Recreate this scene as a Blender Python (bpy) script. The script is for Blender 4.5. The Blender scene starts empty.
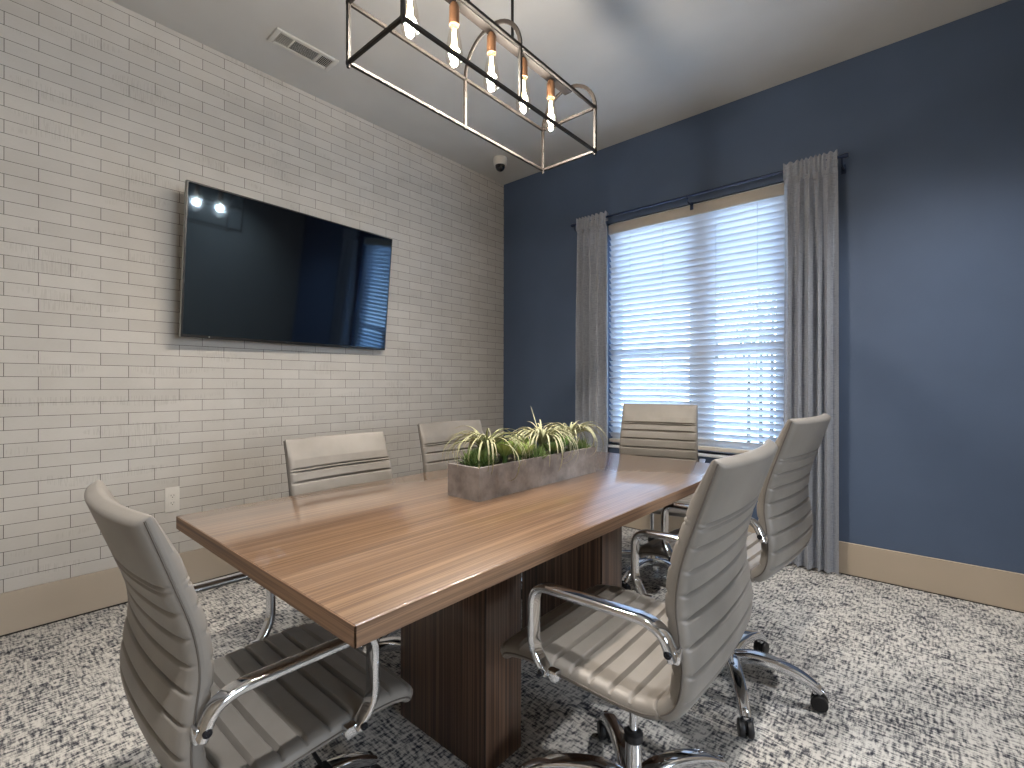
import bpy, bmesh, math, random
from mathutils import Vector, Matrix

random.seed(7)
SC = bpy.context.scene
COL = SC.collection
PI = math.pi
H = 3.05                      # ceiling height
RX, RY = 3.78, -4.35          # right wall, wall behind the camera

# ------------------------------------------------------------------ helpers
def lin(c):
    return tuple(((v/255)/12.92 if v/255 <= 0.04045 else ((v/255+0.055)/1.055)**2.4) for v in c)

def tag(o, label=None, cat=None, group=None, kind=None):
    if label: o['label'] = label
    if cat: o['category'] = cat
    if group: o['group'] = group
    if kind: o['kind'] = kind
    return o

def empty(name, loc, label, cat, group=None, rz=0):
    o = bpy.data.objects.new(name, None)
    COL.objects.link(o)
    o.location = loc
    o.rotation_euler = (0, 0, rz)
    o.empty_display_size = 0.1
    return tag(o, label, cat, group)

def obj(name, bm, m, parent=None, smooth=True, loc=None):
    bmesh.ops.recalc_face_normals(bm, faces=bm.faces[:])
    me = bpy.data.meshes.new(name)
    bm.to_mesh(me); bm.free()
    if m: me.materials.append(m)
    if smooth:
        me.polygons.foreach_set('use_smooth', [True]*len(me.polygons))
        try: me.set_sharp_from_angle(angle=math.radians(38))
        except Exception: pass
    o = bpy.data.objects.new(name, me)
    COL.objects.link(o)
    if parent: o.parent = parent
    if loc: o.location = loc
    return o

def mesh_copy(o, parent):
    c = o.copy(); COL.objects.link(c); c.parent = parent
    return c

def box(bm, lo, hi, bev=0.0, seg=2, M=None):
    t = bmesh.new()
    bmesh.ops.create_cube(t, size=1)
    lo = Vector(lo); hi = Vector(hi)
    for v in t.verts:
        v.co = Vector([(lo[i]+hi[i])/2 + v.co[i]*(hi[i]-lo[i]) for i in range(3)])
    if bev > 0:
        bmesh.ops.bevel(t, geom=t.edges[:], offset=bev, segments=seg, profile=0.5, affect='EDGES')
    merge(bm, t, M)

def merge(bm, t, M=None):
    if M is not None: bmesh.ops.transform(t, matrix=M, verts=t.verts)
    t.verts.index_update()
    vs = [bm.verts.new(v.co) for v in t.verts]
    for f in t.faces:
        try: bm.faces.new([vs[v.index] for v in f.verts])
        except ValueError: pass
    t.free()

def lathe(bm, prof, n=24, M=None):
    """prof: list of (r, z), closed on the axis when r == 0"""
    t = bmesh.new(); rings = []
    for r, z in prof:
        if r < 1e-6: rings.append([t.verts.new((0, 0, z))])
        else: rings.append([t.verts.new((r*math.cos(2*PI*k/n), r*math.sin(2*PI*k/n), z)) for k in range(n)])
    for a, b in zip(rings, rings[1:]):
        for k in range(n):
            q = [a[k % len(a)], a[(k+1) % len(a)], b[(k+1) % len(b)], b[k % len(b)]]
            u = []
            for v in q:
                if v not in u: u.append(v)
            if len(u) >= 3:
                try: t.faces.new(u)
                except ValueError: pass
    for r in (rings[0], rings[-1]):
        if len(r) > 2:
            try: t.faces.new(r)
            except ValueError: pass
    merge(bm, t, M)

def frames(pts, up):
    """tangent / side / normal along a path, 'up' is the reference for the normal"""
    out = []
    for i, p in enumerate(pts):
        a = pts[max(i-1, 0)]; b = pts[min(i+1, len(pts)-1)]
        T = (b-a).normalized()
        S = T.cross(up)
        if S.length < 1e-5: S = T.cross(Vector((1, 0, 0)))
        S.normalize()
        N = S.cross(T).normalized()
        out.append((T, S, N))
    return out

def sweep(bm, pts, sec, up=Vector((0, 0, 1)), scale=None, cap=True, M=None):
    """sec: list of (s, n) offsets; scale: one factor (or pair) per point"""
    t = bmesh.new()
    pts = [Vector(p) for p in pts]; fr = frames(pts, Vector(up)); rings = []
    for i, (p, (T, S, N)) in enumerate(zip(pts, fr)):
        k = scale[i] if scale else 1
        ks, kn = k if isinstance(k, tuple) else (k, k)
        rings.append([t.verts.new(p + S*a*ks + N*b*kn) for a, b in sec])
    n = len(sec)
    for a, b in zip(rings, rings[1:]):
        for k in range(n):
            t.faces.new((a[k], a[(k+1) % n], b[(k+1) % n], b[k]))
    if cap:
        t.faces.new(rings[0]); t.faces.new(rings[-1])
    merge(bm, t, M)

def circ(r, n=10, ry=None):
    ry = r if ry is None else ry
    return [(r*math.cos(2*PI*k/n), ry*math.sin(2*PI*k/n)) for k in range(n)]

def rrect(w, h, r, n=3):
    out = []
    for cx, cy, a0 in ((w-r, h-r, 0), (-w+r, h-r, 90), (-w+r, -h+r, 180), (w-r, -h+r, 270)):
        for k in range(n+1):
            a = math.radians(a0 + 90*k/n)
            out.append((cx + r*math.cos(a), cy + r*math.sin(a)))
    return out

def crom(pts, n=8):
    """Catmull-Rom through pts"""
    P = [Vector(p) for p in pts]; out = []
    for i in range(len(P)-1):
        p0 = P[max(i-1, 0)]; p1 = P[i]; p2 = P[i+1]; p3 = P[min(i+2, len(P)-1)]
        for k in range(n):
            t = k/n
            out.append(0.5*((2*p1) + (p2-p0)*t + (2*p0-5*p1+4*p2-p3)*t*t + (3*p1-p0-3*p2+p3)*t**3))
    out.append(P[-1])
    return out

def rounded(pts, r, n=5):
    """polyline with its corners rounded"""
    P = [Vector(p) for p in pts]; out = [P[0]]
    for a, b, c in zip(P, P[1:], P[2:]):
        d1 = (a-b); d2 = (c-b)
        q = min(r, d1.length*0.49, d2.length*0.49)
        s = b + d1.normalized()*q; e = b + d2.normalized()*q
        for k in range(n+1):
            t = k/n
            out.append(s*(1-t)**2 + b*2*t*(1-t) + e*t*t)
    out.append(P[-1])
    return out

# ------------------------------------------------------------------ materials
class NT:
    def __init__(s, name):
        s.m = bpy.data.materials.new(name); s.m.use_nodes = True
        s.t = s.m.node_tree; s.t.nodes.clear()
        s.out = s.n('ShaderNodeOutputMaterial')
    def n(s, typ, **kw):
        nd = s.t.nodes.new(typ)
        for k, v in kw.items():
            if k.startswith('_'): setattr(nd, k[1:], v)
            else: nd.inputs[k.replace('__', ' ')].default_value = v
        return nd
    def l(s, a, b): s.t.links.new(a, b)
    def coords(s, scale=(1, 1, 1), loc=(0, 0, 0)):
        c = s.n('ShaderNodeTexCoord'); mp = s.n('ShaderNodeMapping')
        mp.inputs['Scale'].default_value = scale; mp.inputs['Location'].default_value = loc
        s.l(c.outputs['Object'], mp.inputs['Vector'])
        return mp.outputs['Vector']
    def noise(s, vec, scale=5, detail=3, rough=0.5):
        nd = s.n('ShaderNodeTexNoise'); nd.inputs['Scale'].default_value = scale
        nd.inputs['Detail'].default_value = detail; nd.inputs['Roughness'].default_value = rough
        if vec is not None: s.l(vec, nd.inputs['Vector'])
        return nd.outputs['Fac']
    def ramp(s, fac, stops):
        r = s.n('ShaderNodeValToRGB')
        e = r.color_ramp.elements
        while len(e) < len(stops): e.new(0.5)
        for k, (p, c) in enumerate(stops):
            e[k].position = p; e[k].color = (*c, 1)
        s.l(fac, r.inputs['Fac'])
        return r.outputs['Color']
    def math(s, op, a, b=None):
        nd = s.n('ShaderNodeMath'); nd.operation = op
        for i, v in enumerate((a, b)):
            if v is None: continue
            if isinstance(v, (int, float)): nd.inputs[i].default_value = v
            else: s.l(v, nd.inputs[i])
        return nd.outputs[0]
    def mix(s, fac, a, b, blend='MIX'):
        nd = s.n('ShaderNodeMix'); nd.data_type = 'RGBA'; nd.blend_type = blend
        for k, v in ((0, fac), (6, a), (7, b)):
            if isinstance(v, (int, float)): nd.inputs[k].default_value = v
            elif isinstance(v, tuple): nd.inputs[k].default_value = (*v, 1)
            else: s.l(v, nd.inputs[k])
        return nd.outputs[2]
    def bsdf(s, color=None, rough=0.5, metal=0.0, spec=None, **kw):
        b = s.n('ShaderNodeBsdfPrincipled')
        if isinstance(color, tuple): b.inputs['Base Color'].default_value = (*color, 1)
        elif color is not None: s.l(color, b.inputs['Base Color'])
        if isinstance(rough, (int, float)): b.inputs['Roughness'].default_value = rough
        else: s.l(rough, b.inputs['Roughness'])
        b.inputs['Metallic'].default_value = metal
        if spec is not None: b.inputs['Specular IOR Level'].default_value = spec
        for k, v in kw.items(): b.inputs[k.replace('__', ' ')].default_value = v
        s.l(b.outputs[0], s.out.inputs['Surface'])
        return b
    def bump(s, b, h, strength=0.2, dist=0.01):
        nd = s.n('ShaderNodeBump'); nd.inputs['Strength'].default_value = strength
        nd.inputs['Distance'].default_value = dist
        s.l(h, nd.inputs['Height']); s.l(nd.outputs[0], b.inputs['Normal'])

def plain(name, rgb, rough=0.5, metal=0.0, spec=None, var=0.06, nscale=30, bump=0.0, bscale=200, **kw):
    """a paint / plastic / metal with a little procedural variation"""
    t = NT(name); c = lin(rgb)
    v = t.coords()
    f = t.noise(v, nscale, 2)
    col = t.ramp(f, [(0.25, tuple(x*(1-var) for x in c)), (0.75, tuple(min(1, x*(1+var)) for x in c))])
    b = t.bsdf(col, rough, metal, spec, **kw)
    if bump: t.bump(b, t.noise(v, bscale, 2), bump, 0.002)
    return t.m

def m_brick():
    t = NT('whitewashed_brick_wallpaper')
    tc = t.n('ShaderNodeTexCoord')
    sep = t.n('ShaderNodeSeparateXYZ'); t.l(tc.outputs['Object'], sep.inputs[0])
    cmb = t.n('ShaderNodeCombineXYZ')
    t.l(t.math('ADD', sep.outputs['Y'], 3.3267 + 20*0.2214), cmb.inputs['X'])
    t.l(t.math('ADD', sep.outputs['Z'], 60*0.0603 - 2.7813), cmb.inputs['Y'])
    br = t.n('ShaderNodeTexBrick'); br.offset = 0.5; br.offset_frequency = 2
    br.inputs['Color1'].default_value = (*lin((204, 200, 194)), 1)
    br.inputs['Color2'].default_value = (*lin((195, 191, 185)), 1)
    br.inputs['Mortar'].default_value = (*lin((74, 68, 62)), 1)
    br.inputs['Scale'].default_value = 1; br.inputs['Mortar Size'].default_value = 0.0011
    br.inputs['Mortar Smooth'].default_value = 0.1; br.inputs['Bias'].default_value = 0.0
    br.inputs['Brick Width'].default_value = 0.2214; br.inputs['Row Height'].default_value = 0.0603
    t.l(cmb.outputs[0], br.inputs['Vector'])
    # fine horizontal combing and blotches on each tile
    comb = t.noise(t.coords((1, 14, 160)), 4, 3)
    blot = t.noise(t.coords(), 7, 3)
    ribs = t.noise(t.coords((1, 190, 14)), 1.0, 1)
    mask = t.noise(t.coords((1, 3, 13)), 1.0, 0)
    mask = t.ramp(mask, [(0.62, (0, 0, 0)), (0.66, (1, 1, 1))])
    c = t.mix(0.10, br.outputs['Color'], t.ramp(comb, [(0.3, (0.35, 0.34, 0.32)), (0.7, (1, 1, 1))]), 'MULTIPLY')
    c = t.mix(0.16, c, t.ramp(blot, [(0.3, (0.6, 0.58, 0.55)), (0.7, (1, 1, 1))]), 'MULTIPLY')
    ribc = t.ramp(ribs, [(0.42, (0.72, 0.71, 0.69)), (0.5, (1, 1, 1))])
    c = t.mix(t.math('MULTIPLY', mask, 0.35), c, ribc, 'MULTIPLY')
    b = t.bsdf(c, 0.6, spec=0.25)
    inv = t.math('SUBTRACT', 1.0, br.outputs['Fac'])
    t.bump(b, t.math('ADD', inv, t.math('MULTIPLY', comb, 0.12)), 0.35, 0.003)
    return t.m

def m_wall(name, rgb, rough=0.6, bump=0.12):
    t = NT(name); v = t.coords()
    f = t.noise(v, 3, 3); c = lin(rgb)
    col = t.ramp(f, [(0.3, tuple(x*0.96 for x in c)), (0.7, tuple(x*1.04 for x in c))])
    b = t.bsdf(col, rough, spec=0.35)
    t.bump(b, t.noise(v, 130, 3), bump, 0.004)
    return t.m

def m_carpet():
    t = NT('woven_grey_carpet')
    a = t.noise(t.coords((26, 105, 1)), 1, 3, 0.55)
    b_ = t.noise(t.coords((105, 26, 1), (5, 9, 0)), 1, 3, 0.55)
    fine = t.noise(t.coords((260, 260, 1)), 1, 2, 0.6)
    big = t.noise(t.coords((6, 6, 1)), 1, 2)
    k = t.math('MULTIPLY', t.math('ADD', a, b_), 0.5)
    k = t.math('ADD', k, t.math('MULTIPLY', t.math('SUBTRACT', fine, 0.5), 0.10))
    k = t.math('ADD', k, t.math('MULTIPLY', t.math('SUBTRACT', big, 0.5), 0.16))
    c = t.ramp(k, [(0.37, lin((56, 58, 66))), (0.44, lin((108, 108, 112))), (0.50, lin((178, 176, 172))), (0.57, lin((214, 211, 206)))])
    bs = t.bsdf(c, 0.95, spec=0.05)
    t.bump(bs, fine, 0.5, 0.006)
    return t.m

def m_wood(name, dark, mid, light, sx, rough=0.3, coat=0.0):
    t = NT(name)
    w = t.noise(t.coords((3, 3, 3)), 1, 2)
    f = t.noise(t.coords(sx), 1, 4, 0.65)
    g = t.noise(t.coords(tuple(x*3.1 for x in sx), (3, 1, 7)), 1, 2, 0.5)
    k = t.math('ADD', t.math('MULTIPLY', f, 0.72), t.math('MULTIPLY', g, 0.28))
    c = t.ramp(k, [(0.34, lin(dark)), (0.48, lin(mid)), (0.63, lin(light))])
    c = t.mix(0.12, c, t.ramp(w, [(0.3, (0.6, 0.6, 0.6)), (0.7, (1, 1, 1))]), 'MULTIPLY')
    b = t.bsdf(c, rough, spec=0.5)
    b.inputs['Coat Weight'].default_value = coat; b.inputs['Coat IOR'].default_value = 1.7; b.inputs['Coat Roughness'].default_value = 0.09
    t.bump(b, k, 0.04, 0.001)
    return t.m

def m_leather():
    t = NT('taupe_vinyl_upholstery'); v = t.coords()
    f = t.noise(v, 9, 3)
    c = t.ramp(f, [(0.3, lin((124, 119, 113))), (0.7, lin((136, 131, 125)))])
    b = t.bsdf(c, 0.42, spec=0.45)
    t.bump(b, t.noise(v, 420, 3, 0.6), 0.16, 0.0015)
    return t.m

def m_curtain():
    t = NT('grey_linen_curtain')
    a = t.noise(t.coords((520, 520, 14)), 1, 2)
    b_ = t.noise(t.coords((30, 30, 420)), 1, 2)
    k = t.math('ADD', t.math('MULTIPLY', a, 0.5), t.math('MULTIPLY', b_, 0.5))
    c = t.ramp(k, [(0.36, lin((138, 144, 156))), (0.62, lin((178, 183, 193)))])
    b = t.bsdf(c, 0.9, spec=0.1)
    b.inputs['Sheen Weight'].default_value = 0.3
    t.bump(b, k, 0.25, 0.002)
    return t.m

def m_slat():
    t = NT('white_blind_slat')
    f = t.noise(t.coords((3, 60, 60)), 1, 2)
    c = t.ramp(f, [(0.3, lin((218, 222, 228))), (0.7, lin((230, 233, 238)))])
    b = t.bsdf(c, 0.45, spec=0.4)
    tr = t.n('ShaderNodeBsdfTranslucent'); tr.inputs['Color'].default_value = (0.88, 0.93, 1, 1)
    mx = t.n('ShaderNodeMixShader'); mx.inputs['Fac'].default_value = 0.14
    t.l(b.outputs[0], mx.inputs[1]); t.l(tr.outputs[0], mx.inputs[2]); t.l(mx.outputs[0], t.out.inputs['Surface'])
    return t.m

def m_glass(name, tint=(0.97, 0.99, 1.0), gloss=0.08):
    t = NT(name)
    tr = t.n('ShaderNodeBsdfTransparent'); tr.inputs['Color'].default_value = (*tint, 1)
    g = t.n('ShaderNodeBsdfGlossy'); g.inputs['Roughness'].default_value = 0.02
    lw = t.n('ShaderNodeLayerWeight'); lw.inputs['Blend'].default_value = 0.35
    f = t.math('ADD', t.math('MULTIPLY', lw.outputs['Facing'], gloss*3), gloss*0.4)
    mx = t.n('ShaderNodeMixShader'); t.l(f, mx.inputs['Fac'])
    t.l(tr.outputs[0], mx.inputs[1]); t.l(g.outputs[0], mx.inputs[2]); t.l(mx.outputs[0], t.out.inputs['Surface'])
    return t.m

def m_emit(name, rgb, strength):
    t = NT(name)
    e = t.n('ShaderNodeEmission'); e.inputs['Color'].default_value = (*rgb, 1); e.inputs['Strength'].default_value = strength
    t.l(e.outputs[0], t.out.inputs['Surface'])
    return t.m

def m_concrete():
    t = NT('grey_concrete'); v = t.coords()
    f = t.noise(v, 16, 5, 0.6); g = t.noise(v, 140, 3)
    c = t.ramp(f, [(0.3, lin((116, 110, 108))), (0.7, lin((158, 151, 147)))])
    b = t.bsdf(c, 0.8, spec=0.2)
    t.bump(b, t.math('ADD', f, t.math('MULTIPLY', g, 0.4)), 0.25, 0.003)
    return t.m

def m_leaf(name, base, tip, rough=0.5):
    """leaf colour runs along the leaf (UV-free: uses a vertex attribute 'along')"""
    t = NT(name)
    at = t.n('ShaderNodeAttribute'); at.attribute_name = 'along'
    n = t.noise(t.coords(), 60, 2)
    k = t.math('ADD', at.outputs['Fac'], t.math('MULTIPLY', t.math('SUBTRACT', n, 0.5), 0.35))
    c = t.ramp(k, [(0.1, lin(base)), (0.85, lin(tip))])
    b = t.bsdf(c, rough, spec=0.3)
    b.inputs['Subsurface Weight'].default_value = 0.0
    return t.m

M = {}
M['brick'] = m_brick()
M['blue'] = m_wall('navy_wall_paint', (81, 97, 123), 0.5)
M['white_wall'] = m_wall('taupe_wall_paint', (158, 150, 139))
M['ceiling'] = m_wall('white_ceiling_paint', (198, 198, 196), 0.8, 0.08)
M['carpet'] = m_carpet()
M['base'] = plain('taupe_baseboard_paint', (180, 167, 150), 0.5, var=0.03, nscale=4)
M['gap'] = plain('dark_joint', (40, 35, 32), 0.9)
M['top'] = m_wood('walnut_table_laminate', (86, 65, 49), (114, 88, 67), (146, 118, 92), (165, 0.9, 60), 0.3, 1.0)
M['edge'] = m_wood('walnut_edge_band', (96, 74, 57), (126, 98, 76), (154, 122, 95), (1.4, 1.4, 150), 0.5, 0.0)
M['ped'] = m_wood('dark_walnut_laminate', (40, 28, 22), (76, 55, 43), (124, 96, 76), (110, 110, 0.6), 0.38, 0.1)
M['vinyl'] = m_leather()
M['thread'] = plain('dark_thread_piping', (92, 86, 80), 0.6)
M['chrome'] = plain('polished_chrome', (222, 224, 228), 0.09, 1.0, var=0.02)
M['black'] = plain('black_plastic', (26, 26, 29), 0.45)
M['bsteel'] = plain('black_steel', (40, 41, 46), 0.35, 0.6)
M['curtain'] = m_curtain()
M['slat'] = m_slat()
M['valance'] = plain('cream_blind_valance', (196, 189, 179), 0.5, var=0.03)
M['cord'] = plain('white_blind_cord', (205, 208, 214), 0.7)
M['vinylw'] = plain('white_window_frame', (226, 230, 234), 0.4, var=0.02)
M['pane'] = m_glass('window_glass')
M['rod'] = plain('dark_blue_steel_rod', (58, 70, 96), 0.3, 0.7)
M['bronze'] = plain('aged_bronze', (25, 19, 15), 0.65, 0.0, var=0.15, nscale=40)
M['copper'] = plain('brushed_copper_socket', (118, 86, 62), 0.5, 0.5, var=0.08)
M['bulb'] = m_glass('clear_bulb_glass', (1.0, 0.97, 0.92), 0.10)
M['filament'] = m_emit('glowing_filament', (1.0, 0.74, 0.42), 60)
M['lens'] = m_emit('glowing_downlight_lens', (1.0, 0.93, 0.84), 8)
M['screen'] = plain('black_tv_glass', (6, 6, 10), 0.05, 0.0, 0.5, var=0.01, IOR=2.0, Specular__Tint=(0.45, 0.70, 1.0, 1))
M['bezel'] = plain('black_tv_bezel', (18, 18, 20), 0.3)
M['tvside'] = plain('silver_tv_side', (150, 152, 150), 0.35, 0.7)
M['outlet'] = plain('white_outlet_plastic', (216, 212, 205), 0.4, var=0.02)
M['slot'] = plain('outlet_slot', (60, 56, 52), 0.7)
M['vent'] = plain('white_vent_metal', (206, 205, 200), 0.5, var=0.03)
M['ventdark'] = plain('vent_shadow_duct', (58, 60, 62), 0.8)
M['dome'] = plain('smoked_camera_dome', (16, 16, 19), 0.08, 0.0, 0.6)
M['concrete'] = m_concrete()
M['moss'] = plain('dark_moss', (66, 62, 48), 0.95, var=0.4, nscale=60)
M['air'] = m_leaf('air_plant_leaf', (136, 142, 106), (190, 187, 156))
M['airdark'] = m_leaf('grey_air_plant_leaf', (128, 138, 96), (172, 168, 134))
M['succ'] = m_leaf('succulent_leaf', (92, 122, 66), (160, 180, 104))
M['bright'] = m_leaf('bright_succulent_leaf', (74, 128, 60), (136, 180, 92))
M['dkgreen'] = m_leaf('dark_succulent_leaf', (66, 92, 54), (128, 152, 92))
M['ground'] = plain('pale_outdoor_paving', (196, 194, 188), 0.9, var=0.1, nscale=3)
M['bark'] = plain('outdoor_bark', (70, 62, 54), 0.9, var=0.2)
M['treeleaf'] = plain('outdoor_leaf', (66, 84, 58), 0.7, var=0.25)

# ------------------------------------------------------------------ room shell
def struct(name, bm, m, parent=None, smooth=False):
    o = obj(name, bm, m, parent, smooth)
    if parent is None: o['kind'] = 'structure'
    return o

WX0, WX1, WZ0, WZ1 = 1.135, 2.42, 0.635, 2.425      # window opening in the blue wall
WT = 0.15
b = bmesh.new(); box(b, (-WT, RY-WT, -0.12), (RX+WT, WT, 0)); struct('floor', b, M['carpet'])
b = bmesh.new(); box(b, (-WT, RY-WT, H), (RX+WT, WT, H+0.12)); struct('ceiling', b, M['ceiling'])
b = bmesh.new(); box(b, (-WT, RY-WT, 0), (0, WT, H)); struct('wall_left', b, M['brick'])
b = bmesh.new()
box(b, (0, 0, 0), (WX0, WT, H)); box(b, (WX1, 0, 0), (RX, WT, H))
box(b, (WX0, 0, 0), (WX1, WT, WZ0)); box(b, (WX0, 0, WZ1), (WX1, WT, H))
struct('wall_back', b, M['blue'])
OY0, OY1, OZ = -3.55, -1.75, 2.45        # unseen doorway in the right wall, into a lobby added for fill light
b = bmesh.new(); box(b, (RX, RY-WT, 0), (RX+WT, OY0, H)); box(b, (RX, OY1, 0), (RX+WT, WT, H)); box(b, (RX, OY0, OZ), (RX+WT, OY1, H))
struct('wall_right', b, M['white_wall'])
# unseen lobby added for fill light; a lamp stands behind its far window
GX, GY0, GY1 = 7.6, -5.6, 0.6
b = bmesh.new(); box(b, (RX+WT, GY0, -0.12), (GX, GY1, 0)); struct('floor_fill_lobby', b, M['carpet'])
b = bmesh.new(); box(b, (RX+WT, GY0, H), (GX, GY1, H+0.12)); struct('ceiling_fill_lobby', b, M['ceiling'])
b = bmesh.new()
LY0, LY1, LZ0, LZ1 = -3.6, -1.8, 0.9, 2.3
box(b, (GX, GY0, 0), (GX+WT, LY0, H)); box(b, (GX, LY1, 0), (GX+WT, GY1, H)); box(b, (GX, LY0, 0), (GX+WT, LY1, LZ0)); box(b, (GX, LY0, LZ1), (GX+WT, LY1, H))
box(b, (RX+WT, GY0-WT, 0), (GX+WT, GY0, H)); box(b, (RX+WT, GY1, 0), (GX+WT, GY1+WT, H))
box(b, (RX+WT-0.01, WT, 0), (RX+WT, GY1, H)); box(b, (RX+WT-0.01, GY0, 0), (RX+WT, RY-WT, H))
struct('wall_fill_lobby', b, M['white_wall'])
b = bmesh.new()
for y in (LY0, (LY0+LY1)/2-0.03, LY1-0.06): box(b, (GX+0.05, y, LZ0), (GX+0.11, y+0.06, LZ1), 0.003)
for z in (LZ0, LZ1-0.06): box(b, (GX+0.05, LY0, z), (GX+0.11, LY1, z+0.06), 0.003)
w2 = struct('lobby_fill_window', b, M['vinylw'])  # added frame in front of the lobby's fill lamp
b = bmesh.new(); box(b, (0, RY-WT, 0), (RX, RY, H)); struct('wall_front', b, M['white_wall'])

def baseboard(name, lo, hi, gap_lo, gap_hi):
    b = bmesh.new(); box(b, lo, hi, 0.003)
    o = struct(name, b, M['base'])
    g = bmesh.new(); box(g, gap_lo, gap_hi)
    obj('carpet_joint', g, M['gap'], o, False)
BH = 0.19
baseboard('baseboard_left', (0, RY, 0.004), (0.015, -0.015, BH), (0, RY, 0), (0.017, -0.015, 0.006))
baseboard('baseboard_back', (0, -0.015, 0.004), (RX, 0, BH), (0.017, -0.0165, 0), (RX, 0, 0.004))
baseboard('baseboard_right', (RX-0.015, OY1, 0.004), (RX, -0.015, BH), (RX-0.017, OY1, 0), (RX, -0.0165, 0.004))
baseboard('baseboard_right_near', (RX-0.015, RY, 0.004), (RX, OY0, BH), (RX-0.017, RY, 0), (RX, OY0, 0.004))
baseboard('baseboard_front', (0.015, RY, 0.004), (RX-0.015, RY+0.015, BH), (0.017, RY, 0), (RX-0.017, RY+0.017, 0.004))

# ------------------------------------------------------------------ window
b = bmesh.new()
fy0, fy1 = 0.085, 0.135
box(b, (WX0, fy0, WZ0), (WX0+0.045, fy1, WZ1), 0.003); box(b, (WX1-0.045, fy0, WZ0), (WX1, fy1, WZ1), 0.003)
box(b, (WX0+0.045, fy0, WZ1-0.045), (WX1-0.045, fy1, WZ1), 0.003); box(b, (WX0+0.045, fy0, WZ0), (WX1-0.045, fy1, WZ0+0.05), 0.003)
box(b, (1.80, fy0-0.005, WZ0+0.05), (1.92, fy1, WZ1-0.045), 0.003)
win = struct('window_1', b, M['vinylw'])
for x0, x1 in ((WX0+0.045, 1.80), (1.92, WX1-0.045)):
    for z0, z1, y in ((WZ0+0.05, 1.375, 0.095), (1.345, WZ1-0.045, 0.115)):
        s = bmesh.new()
        box(s, (x0, y-0.012, z0), (x0+0.03, y+0.012, z1), 0.002); box(s, (x1-0.03, y-0.012, z0), (x1, y+0.012, z1), 0.002)
        box(s, (x0+0.03, y-0.012, z0), (x1-0.03, y+0.012, z0+0.04), 0.002); box(s, (x0+0.03, y-0.012, z1-0.04), (x1-0.03, y+0.012, z1), 0.002)
        so = obj('window_sash', s, M['vinylw'], win)
        p = bmesh.new(); box(p, (x0+0.03, y-0.002, z0+0.04), (x1-0.03, y+0.002, z1-0.04))
        obj('window_pane', p, M['pane'], so, False)
b = bmesh.new(); box(b, (WX0-0.03, -0.022, WZ0-0.02), (WX1+0.03, 0.085, WZ0), 0.004)
obj('window_sill', b, M['vinylw'], win)

# outside: paving and a young tree with several thin stems
b = bmesh.new(); box(b, (-14, 0.3, -0.35), (18, 24, -0.2))
struct('ground', b, M['ground'])
tr = empty('tree', (1.84, 1.9, -0.2), 'thin-stemmed young tree standing outside behind the window blind', 'tree')
for k, (dx, dy, lx, ly) in enumerate(((-0.14, 0, 0.0, 0), (-0.03, 0.06, -0.02, 0.05), (0.08, -0.05, 0.01, 0), (0.17, 0.04, 0.03, 0.05))):
    b = bmesh.new()
    sweep(b, crom([(dx, dy, 0), (dx+lx*0.5, dy, 0.9), (dx+lx, dy+ly, 1.7), (dx+lx*2.5, dy+ly, 2.6)], 4), circ(0.026, 8), (0, 1, 0), [1-0.6*i/12 for i in range(13)])
    obj('stem', b, M['bark'], tr)
b = bmesh.new()
rr = random.Random(3)
for k in range(800):
    p = Vector((rr.gauss(-0.12, 0.30), rr.gauss(0.05, 0.2), 1.55+abs(rr.gauss(0.15, 0.5))))
    M4 = Matrix.Translation(p) @ Matrix.Rotation(rr.uniform(0, 6.3), 4, 'Z') @ Matrix.Rotation(rr.uniform(-1, 1), 4, 'X')
    w, L = 0.018, rr.uniform(0.05, 0.09)
    vs = [b.verts.new(M4 @ Vector(q)) for q in ((0, 0, 0), (w, L*0.5, 0.008), (0, L, 0), (-w, L*0.5, 0.008))]
    b.faces.new(vs)
obj('foliage', b, M['treeleaf'], tr)

# ------------------------------------------------------------------ blind
bl = empty('window_blind', (0, 0, WZ0), 'white horizontal slatted window blind with cream valance between the grey curtains', 'window blind')
def B(p): return (p[0], p[1], p[2]-WZ0)
bx0, bx1 = WX0+0.005, WX1-0.005
b = bmesh.new(); box(b, B((bx0, 0.003, 2.336)), B((bx1, 0.013, 2.412)), 0.003)
box(b, B((bx0, 0.013, 2.336)), B((bx0+0.008, 0.06, 2.412)), 0.001); box(b, B((bx1-0.008, 0.013, 2.336)), B((bx1, 0.06, 2.412)), 0.001)
obj('valance', b, M['valance'], bl)
b = bmesh.new(); box(b, B((bx0+0.01, 0.018, 2.365)), B((bx1-0.01, 0.062, 2.424)), 0.002)
obj('headrail', b, M['vinylw'], bl)
b = bmesh.new()
th = math.radians(46); pitch = 0.0445; sw = 0.025; yc = 0.036
z = 2.318; nsl = 0
while z > 0.70:
    pts = []
    for k in range(5):
        a = -1+2*k/4
        bow = 0.0022*(1-a*a)
        # a = +1 is the room-side edge, which sits high
        pts.append((yc - a*sw*math.cos(th) + bow*math.sin(th), z + a*sw*math.sin(th) + bow*math.cos(th)))
    up = [(y+0.0008, zz+0.0010) for y, zz in pts]; dn = [(y-0.0008, zz-0.0010) for y, zz in pts]
    ring = up + dn[::-1]
    A = [b.verts.new(B((bx0+0.003, y, zz))) for y, zz in ring]; C = [b.verts.new(B((bx1-0.003, y, zz))) for y, zz in ring]
    n = len(ring)
    for k in range(n): b.faces.new((A[k], A[(k+1) % n], C[(k+1) % n], C[k]))
    b.faces.new(A); b.faces.new(C)
    z -= pitch; nsl += 1
obj('slats', b, M['slat'], bl)
b = bmesh.new(); box(b, B((bx0+0.003, 0.012, 0.655)), B((bx1-0.003, 0.058, 0.682)), 0.004)
obj('bottom_rail', b, M['valance'], bl)
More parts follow.
